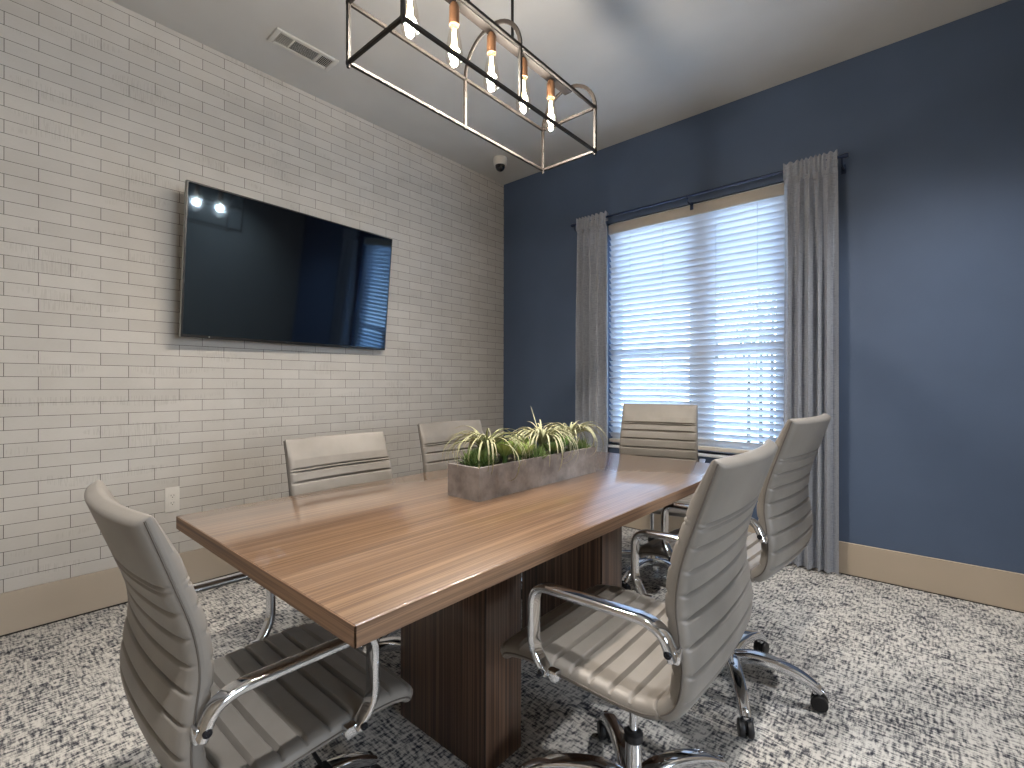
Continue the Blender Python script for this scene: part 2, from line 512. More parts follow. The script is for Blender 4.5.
for xx in (1.33, 1.60, 1.985, 2.25):
    b = bmesh.new()
    for y in (0.0105, 0.0585):
        sweep(b, [B((xx, y, 0.67)), B((xx, y, 2.37))], circ(0.0012, 6), (0, 1, 0))
    obj('ladder_cord', b, M['cord'], bl)

# ------------------------------------------------------------------ curtain rod and curtains
RZ, RYY = 2.452, -0.085
rod = empty('curtain_rod', (1.8, 0, RZ), 'dark blue steel curtain rod above the window', 'curtain rod')
b = bmesh.new(); sweep(b, [(-0.94, RYY, 0), (0.94, RYY, 0)], circ(0.0085, 14), (0, 0, 1))
obj('pole', b, M['rod'], rod)
for s in (-1, 1):
    b = bmesh.new(); lathe(b, [(0, -0.016), (0.012, -0.014), (0.015, 0), (0.012, 0.014), (0, 0.016)], 16, Matrix.Translation((s*0.945, RYY, 0)) @ Matrix.Rotation(PI/2, 4, 'Y'))
    obj('finial', b, M['rod'], rod)
for x in (-0.925, 0.02, 0.925):
    b = bmesh.new()
    box(b, (x-0.012, -0.004, -0.075), (x+0.012, 0, -0.02), 0.001)
    sweep(b, rounded([(x, -0.004, -0.045), (x, RYY, -0.045), (x, RYY, -0.012)], 0.02, 4), circ(0.005, 8), (1, 0, 0))
    lathe(b, [(0.0115, -0.006), (0.0115, 0.006), (0.0088, 0.006), (0.0088, -0.006)], 14, Matrix.Translation((x, RYY, 0)) @ Matrix.Rotation(PI/2, 4, 'Y'))
    obj('rod_bracket', b, M['rod'], rod)

def curtain(x0, x1, nf, seed, label):
    """pleated panel hung on the rod: folds are a closed thin sheet"""
    rr = random.Random(seed)
    ztop, zb = 2.488, 0.012
    nx, nz = nf*14, 46
    ph = [rr.uniform(0.7, 1.25) for _ in range(nf+2)]
    wob = [rr.uniform(-0.35, 0.35) for _ in range(nf+2)]
    wt = [rr.uniform(0.55, 1.5) for _ in range(nf)]; tot = sum(wt)
    def fold(u):
        x = u*tot
        for q, w_ in enumerate(wt):
            if x <= w_ or q == nf-1: return q+min(1, x/w_)
            x -= w_
    b = bmesh.new(); F = []; R = []
    for j in range(nz+1):
        v = j/nz
        v = v**1.6 if v < 1 else 1
        z = ztop + (zb-ztop)*v
        rf = []; rb = []
        for i in range(nx+1):
            u = i/nx; k = fold(u); ki = int(min(k, nf-1)); fr = k-ki
            a = ph[ki]*(1-fr) + ph[ki+1]*fr; wv = wob[ki]*(1-fr)+wob[ki+1]*fr
            low = min(1, v*3.2)
            depth = (0.020 + 0.022*low)*a
            ang = 2*PI*(k + wv*low)
            y = RYY - depth*(math.sin(ang) + 0.28*math.sin(2*ang+seed)*low)
            if v < 0.045:                                  # header: the cloth wraps the rod
                y = RYY - 0.013 - 0.009*math.sin(2*PI*k*2+seed) - 0.004*a
            x = x0 + (x1-x0)*u + 0.010*math.cos(ang)*low + 0.012*(u-0.5)*v
            zz = z + (0.006*math.sin(2*PI*k*2+1.3) if j == 0 else 0)
            if j == nz: zz = zb + 0.004*math.sin(ang)
            rf.append(b.verts.new((x, y, zz))); rb.append(b.verts.new((x, y+0.0028, zz)))
        F.append(rf); R.append(rb)
    for j in range(nz):
        for i in range(nx):
            b.faces.new((F[j][i], F[j][i+1], F[j+1][i+1], F[j+1][i])); b.faces.new((R[j][i], R[j+1][i], R[j+1][i+1], R[j][i+1]))
        for i in (0, nx): b.faces.new((F[j][i], F[j+1][i], R[j+1][i], R[j][i]))
    for j in (0, nz):
        for i in range(nx): b.faces.new((F[j][i], F[j][i+1], R[j][i+1], R[j][i]))
    # rear pocket that closes behind the rod
    P = []
    for j in range(3):
        P.append([b.verts.new((x0+(x1-x0)*i/nx, RYY+0.016+0.003*math.sin(i*0.9+seed), 2.484-0.03*j)) for i in range(nx+1)])
    for j in range(2):
        for i in range(nx): b.faces.new((P[j][i], P[j][i+1], P[j+1][i+1], P[j+1][i]))
    for i in range(nx):
        b.faces.new((P[0][i], P[0][i+1], R[0][i+1], R[0][i]))
    o = obj('curtain', b, M['curtain'])
    tag(o, label, 'curtain')
    return o
curtain(0.905, 1.18, 4, 2, 'narrow grey pleated curtain hanging at the left of the window')
curtain(2.425, 2.705, 5, 9, 'wider grey pleated curtain hanging at the right of the window beside the chairs')

# ------------------------------------------------------------------ conference table
TX0, TX1, TY0, TY1, TZ = 1.488, 2.437, -3.047, -1.090, 0.745
TCX, TCY = (TX0+TX1)/2, (TY0+TY1)/2
tb = empty('conference_table', (TCX, TCY, 0), 'long walnut laminate conference table on two box pedestals', 'table')
hw, hl, tt = (TX1-TX0)/2, (TY1-TY0)/2, 0.036
b = bmesh.new(); box(b, (-hw+0.0015, -hl+0.0015, TZ-tt), (hw-0.0015, hl-0.0015, TZ), 0.0012)
obj('tabletop', b, M['top'], tb)
b = bmesh.new()
for lo, hi in (((-hw, -hl, 0), (hw, -hl+0.003, 0)), ((-hw, hl-0.003, 0), (hw, hl, 0)), ((-hw, -hl, 0), (-hw+0.003, hl, 0)), ((hw-0.003, -hl, 0), (hw, hl, 0))):
    box(b, (lo[0], lo[1], TZ-tt-0.0006), (hi[0], hi[1], TZ-0.0012), 0.0004, 1)
obj('edge_band', b, M['edge'], tb)
for s in (-1, 1):
    yc_ = s*0.322
    b = bmesh.new(); box(b, (-0.2025, yc_-0.08, 0.0), (0.1985, yc_+0.08, TZ-tt), 0.0015)
    o = obj('pedestal', b, M['ped'], tb)
    g = bmesh.new(); box(g, (0.1983, yc_-0.0815, 0.002), (0.1998, yc_-0.0785, TZ-tt-0.002))
    obj('panel_joint', g, M['gap'], o, False)

# ------------------------------------------------------------------ chairs
def profile():
    """side curve of the sling, (forward, z), from the seat's front tip to the head"""
    return crom([Vector((p[0], 0, p[1])) for p in (
        (0.255, 0.428), (0.225, 0.456), (0.16, 0.468), (0.08, 0.466), (0.0, 0.463), (-0.08, 0.460), (-0.14, 0.465),
        (-0.178, 0.483), (-0.199, 0.515), (-0.206, 0.57), (-0.199, 0.635), (-0.191, 0.70), (-0.200, 0.775), (-0.228, 0.867), (-0.267, 0.984))], 10)

def resample(P, step):
    out = [P[0].copy()]; acc = 0
    for a, b in zip(P, P[1:]):
        d = (b-a).length; t = step-acc
        while t <= d:
            out.append(a+(b-a)*(t/d)); t += step
        acc = d-(t-step)
    out.append(P[-1].copy())
    return out

PR = resample(profile(), 0.0024)
ISPLIT = min(range(len(PR)), key=lambda i: (PR[i]-Vector((-0.170, 0, 0.468))).length)

def cushion(P, seams, half_w, h0, concave, flat):
    """padded panel swept along P; seams: arc positions; half_w(s), concave(s): per arc fraction"""
    n = len(P); arc = [0]
    for a, b in zip(P, P[1:]): arc.append(arc[-1]+(b-a).length)
    L = arc[-1]
    nt = 22
    b = bmesh.new(); FR = []; BK = []
    for i, p in enumerate(P):
        T = (P[min(i+1, n-1)]-P[max(i-1, 0)]).normalized()
        N = Vector((T.z, 0, -T.x))            # to the sitter: up on the seat, forward on the back
        if N.z < 0 and abs(N.z) > abs(N.x): N = -N
        if abs(N.x) >= abs(N.z) and N.x < 0: N = -N
        s = arc[i]
        sm = [0.0] + sorted(seams) + [L]
        for lo, hi in zip(sm, sm[1:]):
            if lo <= s <= hi + 1e-9:
                u = (s-lo)/(hi-lo); w = (abs(2*u-1))
                m_ = max(0.0, 1-min(s-lo, hi-s)/0.0065) if hi-lo > 0.02 else w**4
                at_end = (lo == 0.0 and u < 0.5) or (hi == L and u > 0.5)
                q = 1.0 if at_end else 1-0.62*m_**1.1
                break
        e = min(s, L-s)
        endf = min(1, math.sqrt(max(0, 1-(1-min(1, e/0.010))**2))) if e < 0.010 else 1
        hw_ = half_w(s/L); cc = concave(s/L)
        rf = []; rb = []
        for k in range(nt+1):
            t = -1+2*k/nt
            t = math.copysign(1-(1-abs(t))**1.9, t)
            side = max(0.0, 1-abs(t)**26)**0.5
            hh = h0*side*endf
            c = p + Vector((0, t*hw_, 0)) + (N if flat else Vector((1, 0, 0)))*(cc*(t*t-1.0))
            qq = 1-(1-q)*(1-0.85*abs(t)**6)
            rf.append(b.verts.new(c+N*(hh*qq*(1 if flat else min(1, 0.35+0.65*(L-s)/0.09))+0.0008))); rb.append(b.verts.new(c-N*(hh*(0.15+0.85*qq)*(0.7 if flat else 1)+0.0008)))
        FR.append(rf); BK.append(rb)
    for i in range(n-1):
        for k in range(nt):
            b.faces.new((FR[i][k], FR[i][k+1], FR[i+1][k+1], FR[i+1][k])); b.faces.new((BK[i][k], BK[i+1][k], BK[i+1][k+1], BK[i][k+1]))
        for k in (0, nt): b.faces.new((FR[i][k], FR[i+1][k], BK[i+1][k], BK[i][k]))
    for i in (0, n-1):
        for k in range(nt): b.faces.new((FR[i][k], FR[i][k+1], BK[i][k+1], BK[i][k]))
    return b

seatP = PR[:ISPLIT+1]; backP = PR[ISPLIT-1:]
def seat_w(f): return 0.240 - 0.02*max(0, (0.12-f)/0.12)**2
def seat_c(f): return -0.004 + 0.014*f
def back_w(f): return 0.240 - 0.016*f
def back_c(f): return 0.010 + 0.015*f

LV = M['vinyl']
def arclen(P): return sum((b-a).length for a, b in zip(P, P[1:]))
Ls, Lb = arclen(seatP), arclen(backP)
seat_seams = [0.035+0.0485*k for k in range(9) if 0.035+0.0485*k < Ls-0.02]
back_seams = [Lb-0.128-0.0505*k for k in range(9) if Lb-0.128-0.0505*k > 0.03]
back_seams.append(Lb-0.1365)

# everything is modelled once, facing +X, hub on the origin; the lift is added per chair
proto = {}
proto['seat'] = obj('seat', cushion(seatP, seat_seams, seat_w, 0.022, seat_c, True), LV)
proto['backrest'] = obj('backrest', cushion(backP, back_seams, back_w, 0.022, back_c, False), LV)
def piping(P, wf, s, off=0.0):
    b = bmesh.new()
    pts = [Vector((p.x-off*(i/(len(P)-1))**0.25, s*(wf(i/(len(P)-1))-0.0002), p.z)) for i, p in enumerate(P)][2:-2:3]
    sweep(b, pts, circ(0.0019, 6), (0, 1, 0))
    return b
for s, nm in ((-1, 'r'), (1, 'l')):
    proto['seat_piping_'+nm] = obj('piping', piping(seatP, seat_w, s), M['thread'])
    proto['back_piping_'+nm] = obj('piping', piping(backP, back_w, s, 0.009), M['thread'])

def arm_mesh(s):
    y = s*0.262
    path = rounded([(-0.204, y-s*0.006, 0.606), (-0.186, y, 0.655), (-0.150, y, 0.668), (0.122, y, 0.664), (0.122, y, 0.515), (0.088, y-s*0.008, 0.466)], 0.045, 7)
    # keep the section flat to the side: reference vector is Y
    b = bmesh.new()
    sweep(b, path, rrect(0.0085, 0.0170, 0.006, 3), (0, 1, 0))
    box(b, (0.062, min(y-s*0.028, y-s*0.002), 0.452), (0.100, max(y-s*0.028, y-s*0.002), 0.478), 0.004)
    box(b, (-0.214, min(y-s*0.03, y-s*0.004), 0.596), (-0.194, max(y-s*0.03, y-s*0.004), 0.622), 0.004)
    return b
def arm_screw(s, x, z):
    b = bmesh.new(); y = s*(0.262+0.0105)
    if True:
        R = Matrix.Translation((x, y, z)) @ Matrix.Rotation(-s*PI/2, 4, 'X')
        lathe(b, [(0, 0.0032), (0.0028, 0.0032), (0.0032, 0.0046), (0.0065, 0.0046), (0.0078, 0.0028), (0.0078, -0.003), (0, -0.003)], 14, R)
    return b
for s, nm in ((-1, 'r'), (1, 'l')):
    proto['arm_'+nm] = obj('armrest', arm_mesh(s), M['chrome'])
    proto['screw_a'+nm] = obj('screw', arm_screw(s, -0.199, 0.619), M['bsteel']); proto['screw_b'+nm] = obj('screw', arm_screw(s, 0.094, 0.474), M['bsteel'])
b = bmesh.new()
box(b, (-0.11, -0.085, 0.408), (0.12, 0.085, 0.432), 0.008)
lathe(b, [(0.0, 0.385), (0.034, 0.385), (0.046, 0.41), (0.0, 0.41)], 20)
proto['mechanism'] = obj('seat_mechanism', b, M['bsteel'])
b = bmesh.new()
sweep(b, rounded([(0.03, -0.06, 0.415), (0.03, -0.16, 0.412), (0.03, -0.215, 0.398)], 0.03, 4), circ(0.0045, 8), (0, 0, 1))
box(b, (0.016, -0.245, 0.388), (0.044, -0.205, 0.400), 0.004)
proto['lever'] = obj('height_lever', b, M['black'])
b = bmesh.new(); lathe(b, [(0, 0.12), (0.0105, 0.12), (0.0105, 0.40), (0, 0.40)], 20)
proto['gas_rod'] = obj('gas_rod', b, M['chrome'])
b = bmesh.new()
lathe(b, [(0, 0.055), (0.030, 0.055), (0.033, 0.075), (0.028, 0.122), (0.0215, 0.132), (0.0205, 0.216), (0.0, 0.216)], 28)
proto['tube'] = obj('base_column', b, M['chrome'])
b = bmesh.new(); lathe(b, [(0.0, 0.214), (0.0240, 0.214), (0.0240, 0.232), (0.017, 0.238), (0.0, 0.238)], 24)
proto['collar'] = obj('column_collar', b, M['black'])
b = bmesh.new()
pts = crom([(0.018, 0, 0.098), (0.08, 0, 0.118), (0.15, 0, 0.118), (0.22, 0, 0.103), (0.268, 0, 0.082), (0.298, 0, 0.062)], 5)
n = len(pts)
sweep(b, pts, rrect(0.0235, 0.0175, 0.011, 3), (0, 0, 1), [(1.15-0.45*i/(n-1), 1.25-0.5*i/(n-1)) for i in range(n)])
lathe(b, [(0, 0.052), (0.0135, 0.052), (0.0155, 0.062), (0.0145, 0.080), (0.008, 0.088), (0, 0.089)], 16, Matrix.Translation((0.285, 0, 0)))
proto['leg'] = obj('leg', b, M['chrome'])
b = bmesh.new()
for s in (-1, 1):
    R = Matrix.Translation((0.292, s*0.0135, 0.0265)) @ Matrix.Rotation(PI/2, 4, 'X')
    lathe(b, [(0, -0.0095), (0.019, -0.0095), (0.0245, -0.0085), (0.0265, -0.005), (0.0265, 0.005), (0.0245, 0.0085), (0.019, 0.0095), (0, 0.0095)], 24, R)
box(b, (0.270, -0.004, 0.018), (0.300, 0.004, 0.056), 0.002)
proto['caster'] = obj('caster', b, M['black'])
PROTO_USED = set()

def take(key, parent):
    """the prototype itself the first time, a linked copy after that"""
    o = proto[key]
    if key not in PROTO_USED:
        PROTO_USED.add(key); o.parent = parent
        return o
    return mesh_copy(o, parent)

def chair(x, y, heading, lift, base_deg, label):
    r = empty('conference_chair', (x, y, 0), label, 'chair', 'ribbed conference chairs around the table', math.radians(heading))
    up = (0, 0, lift)
    o = take('seat', r); o.location = up; take('seat_piping_r', o); take('seat_piping_l', o)
    o = take('backrest', r); o.location = up; take('back_piping_r', o); take('back_piping_l', o)
    for nm in 'rl':
        o = take('arm_'+nm, r); o.location = up; take('screw_a'+nm, o); take('screw_b'+nm, o)
    o = take('mechanism', r); o.location = up; take('lever', o)
    take('gas_rod', r).location = up
    o = take('tube', r); take('collar', o)
    for k in range(5):
        o = take('leg', r); o.rotation_euler = (0, 0, math.radians(base_deg-heading+72*k)); take('caster', o)
    return r

chair(1.94, -2.985, 90, -0.075, 20, 'grey ribbed conference chair at the near end of the table, seen from behind')
chair(1.474, -2.394, 0, -0.080, 30, 'grey ribbed chair with its back to the brick wall, left of the planter')
chair(1.225, -1.56, -6, -0.085, 10, 'grey ribbed chair partly hidden behind the planter leaves')
chair(1.902, -0.82, -90+16, 0.014, 50, 'grey ribbed conference chair at the far end of the table before the window')
chair(2.543, -2.318, 181.2, 0.0, 62, 'large nearest grey ribbed conference chair on the right of the table, ribbed seat in view')
chair(2.54, -1.545, 176, 0.034, 9, 'grey ribbed conference chair standing just in front of the right curtain')

# ------------------------------------------------------------------ planter and plants
PX0, PX1, PY0, PY1 = 1.876, 2.026, -2.362, -1.650
PZ = TZ
PH = 0.108
pl = empty('planter_box', ((PX0+PX1)/2, (PY0+PY1)/2, PZ), 'long grey concrete planter box on the conference table', 'planter')
hx, hy, wl = (PX1-PX0)/2, (PY1-PY0)/2, 0.013
b = bmesh.new()
box(b, (-hx, -hy, 0), (hx, hy, 0.012))
box(b, (-hx, -hy, 0.012), (-hx+wl, hy, PH)); box(b, (hx-wl, -hy, 0.012), (hx, hy, PH))
box(b, (-hx+wl, -hy, 0.012), (hx-wl, -hy+wl, PH)); box(b, (-hx+wl, hy-wl, 0.012), (hx-wl, hy, PH))
bmesh.ops.remove_doubles(b, verts=b.verts[:], dist=0.0001)
obj('trough', b, M['concrete'], pl, False)
b = bmesh.new()
nx, ny = 8, 40
G = [[b.verts.new((-hx+wl + (2*hx-2*wl)*i/nx, -hy+wl+(2*hy-2*wl)*j/ny, PH-0.018+random.uniform(-0.004, 0.006))) for i in range(nx+1)] for j in range(ny+1)]
for j in range(ny):
    for i in range(nx): b.faces.new((G[j][i], G[j][i+1], G[j+1][i+1], G[j+1][i]))
obj('moss_bed', b, M['moss'], pl)
SOIL = PZ+PH-0.02

class Leaves:
    def __init__(s): s.b = bmesh.new(); s.lay = s.b.verts.layers.float.new('along')
    def leaf(s, pts, w, thick, wid=lambda t: 1-t, fold=0.3):
        """tapered leaf with a shallow V section"""
        pts = [Vector(p) for p in pts]; fr = frames(pts, Vector((0, 0, 1))); n = len(pts); rings = []
        for i, (p, (T, S, N)) in enumerate(zip(pts, fr)):
            t = i/(n-1); ww = max(w*wid(t), 0.0003); h = max(thick*(1-0.7*t), 0.0003)
            ring = [p+S*ww+N*ww*fold, p-N*h*0.5, p-S*ww+N*ww*fold, p+N*h*0.5]
            vs = []
            for q in ring:
                v = s.b.verts.new(q); v[s.lay] = t; vs.append(v)
            rings.append(vs)
        for a, c in zip(rings, rings[1:]):
            for k in range(4): s.b.faces.new((a[k], a[(k+1) % 4], c[(k+1) % 4], c[k]))
        s.b.faces.new(rings[0]); s.b.faces.new(rings[-1])
    def build(s, name, m, label, cat, group):
        # the attribute layer survives to_mesh
        o = obj(name, s.b, m); tag(o, label, cat, group)
        return o

def put(o, x, y, z): o.location = (x, y, z)

def air_plant(x, y, z, n, rad, hgt, seed, m, label, curl=1.0, straggler=None):
    """tillandsia: many thin leaves rising from a bulb, arching out and curling down"""
    rr = random.Random(seed); L = Leaves()
    for k in range(n):
        a = 2*PI*k*0.381966 + rr.uniform(-0.25, 0.25)
        f = (k+0.5)/n                                # inner leaves first
        ln = rad*(0.85+0.75*f)*rr.uniform(0.85, 1.12)
        e0 = math.radians(88-26*f+rr.uniform(-10, 10)); turn = math.radians(curl*(120+95*f)*rr.uniform(0.75, 1.2)); sw = rr.uniform(-0.5, 0.5)
        p = Vector((0.007*math.cos(a), 0.007*math.sin(a), hgt*0.10)); pts = [p.copy()]; m_ = 16
        for i in range(m_):
            t = (i+0.5)/m_; e = e0-turn*t**1.2; az = a+sw*t
            p = p+Vector((math.cos(az)*math.cos(e), math.sin(az)*math.cos(e), math.sin(e)))*(ln/m_)
            pts.append(p.copy())
        L.leaf(pts, 0.0047, 0.0026, lambda t: (1-t)**0.75*0.9+0.1, 0.45)
    if straggler:
        L.leaf(crom([(0, 0, 0.01), Vector(straggler)*0.5+Vector((0, 0.0, 0.01)), straggler], 6), 0.0034, 0.002, lambda t: 1-0.85*t)
    lathe(L.b, [(0, -0.040), (0.010, -0.038), (0.013, -0.01), (0.016, 0.008), (0.011, 0.025), (0, 0.035)], 12)
    put(L.build('air_plant', m, label, 'plant', 'plants in the concrete planter'), x, y, z)

def rosette(x, y, z, rad, rings, seed, m, label, up=0.55, w=0.34, tilt=(0, 0)):
    """succulent rosette of pointed fleshy leaves"""
    rr = random.Random(seed); L = Leaves(); k = 0
    for ri in range(rings):
        f = (ri+1)/rings; n = 5+ri*2
        for q in range(n):
            a = 2*PI*(q+0.5*(ri % 2))/n + rr.uniform(-0.1, 0.1)
            e = math.radians(82-58*f*(1.2-up)) + rr.uniform(-0.08, 0.08)
            ln = rad*(0.5+0.5*f)*rr.uniform(0.9, 1.1)
            d = Vector((math.cos(a)*math.cos(e), math.sin(a)*math.cos(e), math.sin(e)))
            o = Vector((math.cos(a), math.sin(a), 0))
            ctrl = [o*0.003, o*0.004+d*ln*0.4, d*ln*0.75+o*ln*0.05, d*ln+Vector((0, 0, ln*0.10))]
            L.leaf(crom(ctrl, 3), rad*w*0.5*(0.7+0.3*f), rad*0.09, lambda t: max(0.02, math.sin(PI*min(1, 0.18+0.82*t))**0.7 if t > 0.45 else 0.62+0.38*t/0.45), 0.25)
    lathe(L.b, [(0, -0.040), (rad*0.10, -0.038), (rad*0.14, 0.006), (0, 0.012)], 10)
    z += 0.010
    put(L.build('succulent', m, label, 'plant', 'plants in the concrete planter'), x, y, z)

def spiky(x, y, z, rad, n, seed, m, label):
    """low clump of short needle-like leaves"""
    rr = random.Random(seed); L = Leaves()
    for k in range(n):
        a = rr.uniform(0, 2*PI); e = rr.uniform(0.25, 1.5); ln = rad*rr.uniform(0.7, 1.15)
        o = Vector((rr.uniform(-1, 1)*rad*0.55, rr.uniform(-1, 1)*rad*0.55, 0))
        d = Vector((math.cos(a)*math.cos(e), math.sin(a)*math.cos(e), math.sin(e)))
        L.leaf(crom([o, o+d*ln*0.55, o+d*ln+Vector((0, 0, ln*0.12))], 3), 0.0042, 0.003, lambda t: 1-0.9*t, 0.3)
    lathe(L.b, [(0, -0.01), (rad*0.6, -0.006), (rad*0.55, 0.006), (0, 0.01)], 12)
    put(L.build('spiky_succulent', m, label, 'plant', 'plants in the concrete planter'), x, y, z)

cx = (PX0+PX1)/2
air_plant(cx-0.005, -2.245, SOIL+0.036, 66, 0.165, 0.10, 11, M['airdark'], 'curly grey-green air plant at the near end of the planter')
air_plant(cx+0.01, -1.945, SOIL+0.036, 86, 0.172, 0.10, 12, M['air'], 'large pale curly air plant in the middle of the planter, spilling over its front', 1.1, (-0.075, 0.02, 0.165))
air_plant(cx, -1.735, SOIL+0.042, 72, 0.150, 0.10, 13, M['air'], 'pale curly air plant at the far end of the planter')
spiky(cx+0.0, -2.285, SOIL+0.01, 0.058, 300, 21, M['dkgreen'], 'dark spiky green clump in the near corner of the planter')
rosette(cx+0.035, -2.195, SOIL+0.025, 0.070, 5, 22, M['succ'], 'upright light green succulent beside the near air plant')
rosette(cx+0.025, -2.105, SOIL+0.014, 0.070, 5, 23, M['succ'], 'open yellow-green succulent between the near and middle air plants', 0.3)
rosette(cx-0.03, -2.115, SOIL+0.018, 0.060, 5, 24, M['dkgreen'], 'dark green succulent at the back edge of the planter', 0.5)
spiky(cx+0.035, -2.02, SOIL+0.008, 0.046, 200, 25, M['dkgreen'], 'small dark spiky clump under the middle air plant')
rosette(cx+0.03, -1.835, SOIL+0.022, 0.060, 5, 26, M['bright'], 'bright green succulent between the middle and far air plants', 0.6, 0.42)
spiky(cx+0.02, -1.70, SOIL+0.005, 0.050, 200, 27, M['dkgreen'], 'dark spiky green clump in the far corner of the planter')

rosette(cx-0.035, -2.20, SOIL+0.02, 0.064, 5, 31, M['succ'], 'light green succulent behind the near air plant', 0.5)
rosette(cx-0.03, -2.015, SOIL+0.02, 0.066, 5, 32, M['succ'], 'light green succulent behind the middle air plant', 0.5)
rosette(cx+0.045, -1.925, SOIL+0.012, 0.056, 5, 33, M['dkgreen'], 'dark green succulent under the drooping middle air plant', 0.35)
rosette(cx-0.03, -1.82, SOIL+0.02, 0.064, 5, 34, M['dkgreen'], 'dark green succulent behind the bright green one', 0.5)

# ------------------------------------------------------------------ television
tv = empty('television', (0.144, -2.038, 1.774), 'wall-mounted black flat television on the brick wall', 'television')
tilt = math.atan2(0.088, 0.808)
tw, thh = 1.302/2, 0.812/2
RT = Matrix.Rotation(math.radians(2.64), 4, 'Z') @ Matrix.Rotation(tilt, 4, 'Y')
b = bmesh.new(); box(b, (-0.026, -tw, -thh), (-0.001, tw, thh), 0.002, 2, RT)
obj('casing', b, M['tvside'], tv)
b = bmesh.new(); box(b, (-0.001, -tw, -thh), (0.002, tw, thh), 0.001, 1, RT)
bz = obj('bezel', b, M['bezel'], tv)
b = bmesh.new(); box(b, (0.0018, -tw+0.008, -thh+0.016), (0.0028, tw-0.008, thh-0.008), 0, 1, RT)
obj('screen', b, M['screen'], tv, False)
b = bmesh.new(); lathe(b, [(0, 0.0035), (0.004, 0.0035), (0.004, 0), (0, 0)], 12, RT @ Matrix.Translation((0.0, -tw+0.135, -thh+0.0085)) @ Matrix.Rotation(PI/2, 4, 'Y'))
obj('power_light', b, M['tvside'], tv)
b = bmesh.new()
box(b, (-0.144, -0.30, -0.20), (-0.138, 0.30, 0.20), 0.002)
for y in (-0.2, 0.2):
    box(b, (-0.138, y-0.02, -0.22), (-0.100, y+0.02, 0.22), 0.002)
    sweep(b, [(-0.105, y, 0.17), (-0.01, y, 0.19)], rrect(0.012, 0.012, 0.003, 2), (0, 1, 0)); sweep(b, [(-0.105, y, -0.17), (-0.045, y, -0.19)], rrect(0.012, 0.012, 0.003, 2), (0, 1, 0))
obj('wall_bracket', b, M['bsteel'], tv)

# ------------------------------------------------------------------ ceiling fixtures, outlet
vt = empty('ceiling_vent', (0.388, -2.152, H), 'white rectangular air vent in the ceiling above the brick wall', 'vent')
b = bmesh.new()
vw, vl = 0.068, 0.18
for lo, hi in (((-vw, -vl), (vw, -vl+0.026)), ((-vw, vl-0.026), (vw, vl)), ((-vw, -vl+0.026), (-vw+0.022, vl-0.026)), ((vw-0.022, -vl+0.026), (vw, vl-0.026)),
               ((-vw+0.022, -0.085), (vw-0.022, -0.072)), ((-vw+0.022, 0.070), (vw-0.022, 0.083))):
    box(b, (lo[0], lo[1], -0.012), (hi[0], hi[1], 0), 0.003)
obj('frame', b, M['vent'], vt)
b = bmesh.new(); box(b, (-vw+0.015, -vl+0.02, -0.0025), (vw-0.015, vl-0.02, -0.0005))
obj('duct_back', b, M['ventdark'], vt, False)
b = bmesh.new()
def louver(bm, p, q, ang, w=0.0075):
    p = Vector(p); q = Vector(q); ax = (q-p).normalized(); sd = ax.cross(Vector((0, 0, 1)))
    v = (sd*math.cos(ang)+Vector((0, 0, 1))*math.sin(ang))*w*0.5; nn = ax.cross(v).normalized()*0.0005
    A = [bm.verts.new(e+s*v+t*nn) for e in (p, q) for s, t in ((-1, -1), (1, -1), (1, 1), (-1, 1))]
    for f in ((0, 1, 2, 3), (4, 5, 6, 7), (0, 1, 5, 4), (1, 2, 6, 5), (2, 3, 7, 6), (3, 0, 4, 7)): bm.faces.new([A[k] for k in f])
for k in range(7): louver(b, (-vw+0.02, -vl+0.031+0.0095*k, -0.007), (vw-0.02, -vl+0.031+0.0095*k, -0.007), math.radians(62))
for k in range(9): louver(b, (-vw+0.026+0.0105*k, -0.073, -0.007), (-vw+0.026+0.0105*k, 0.071, -0.007), math.radians(-48))
for k in range(7): louver(b, (-vw+0.02, 0.088+0.0095*k, -0.007), (vw-0.02, 0.088+0.0095*k, -0.007), math.radians(-40))
obj('louvers', b, M['vent'], vt, False)

cm = empty('dome_camera', (0.345, -0.43, H), 'small white security camera with a dark dome on the ceiling near the corner', 'camera')
b = bmesh.new(); lathe(b, [(0, 0), (0.056, 0), (0.058, -0.012), (0.057, -0.05), (0.050, -0.062), (0.044, -0.064), (0, -0.064)], 32)
obj('housing', b, M['outlet'], cm)
b = bmesh.new(); lathe(b, [(0.042, -0.062)] + [(0.042*math.cos(math.radians(a)), -0.066-0.048*math.sin(math.radians(a))) for a in range(0, 90, 12)] + [(0, -0.114)], 28)
obj('dome', b, M['dome'], cm)

ot = empty('wall_outlet', (0, -2.695, 0.492), 'white electrical outlet plate low on the brick wall', 'outlet')
b = bmesh.new(); box(b, (0, -0.034, -0.067), (0.006, 0.034, 0.067), 0.003)
obj('cover_plate', b, M['outlet'], ot)
for z in (0.02, -0.02):
    b = bmesh.new(); sweep(b, [(0.004, 0, z), (0.0085, 0, z)], [(a*0.017, c*0.0145) for a, c in rrect(1, 1, 0.5, 4)], (0, 0, 1))
    o = obj('receptacle', b, M['outlet'], ot)
    b = bmesh.new()
    box(b, (0.008, -0.0075, z-0.001), (0.0092, -0.0055, z+0.007)); box(b, (0.008, 0.0055, z-0.001), (0.0092, 0.0075, z+0.007))
    lathe(b, [(0, 0.0006), (0.0024, 0.0006), (0.0024, -0.0006), (0, -0.0006)], 10, Matrix.Translation((0.0086, 0, z-0.007)) @ Matrix.Rotation(PI/2, 4, 'Y'))
    obj('socket_slot', b, M['slot'], o, False)
b = bmesh.new(); lathe(b, [(0, 0.001), (0.003, 0.001), (0.003, -0.001), (0, -0.001)], 10, Matrix.Translation((0.0065, 0, 0)) @ Matrix.Rotation(PI/2, 4, 'Y'))
obj('plate_screw', b, M['vent'], ot)

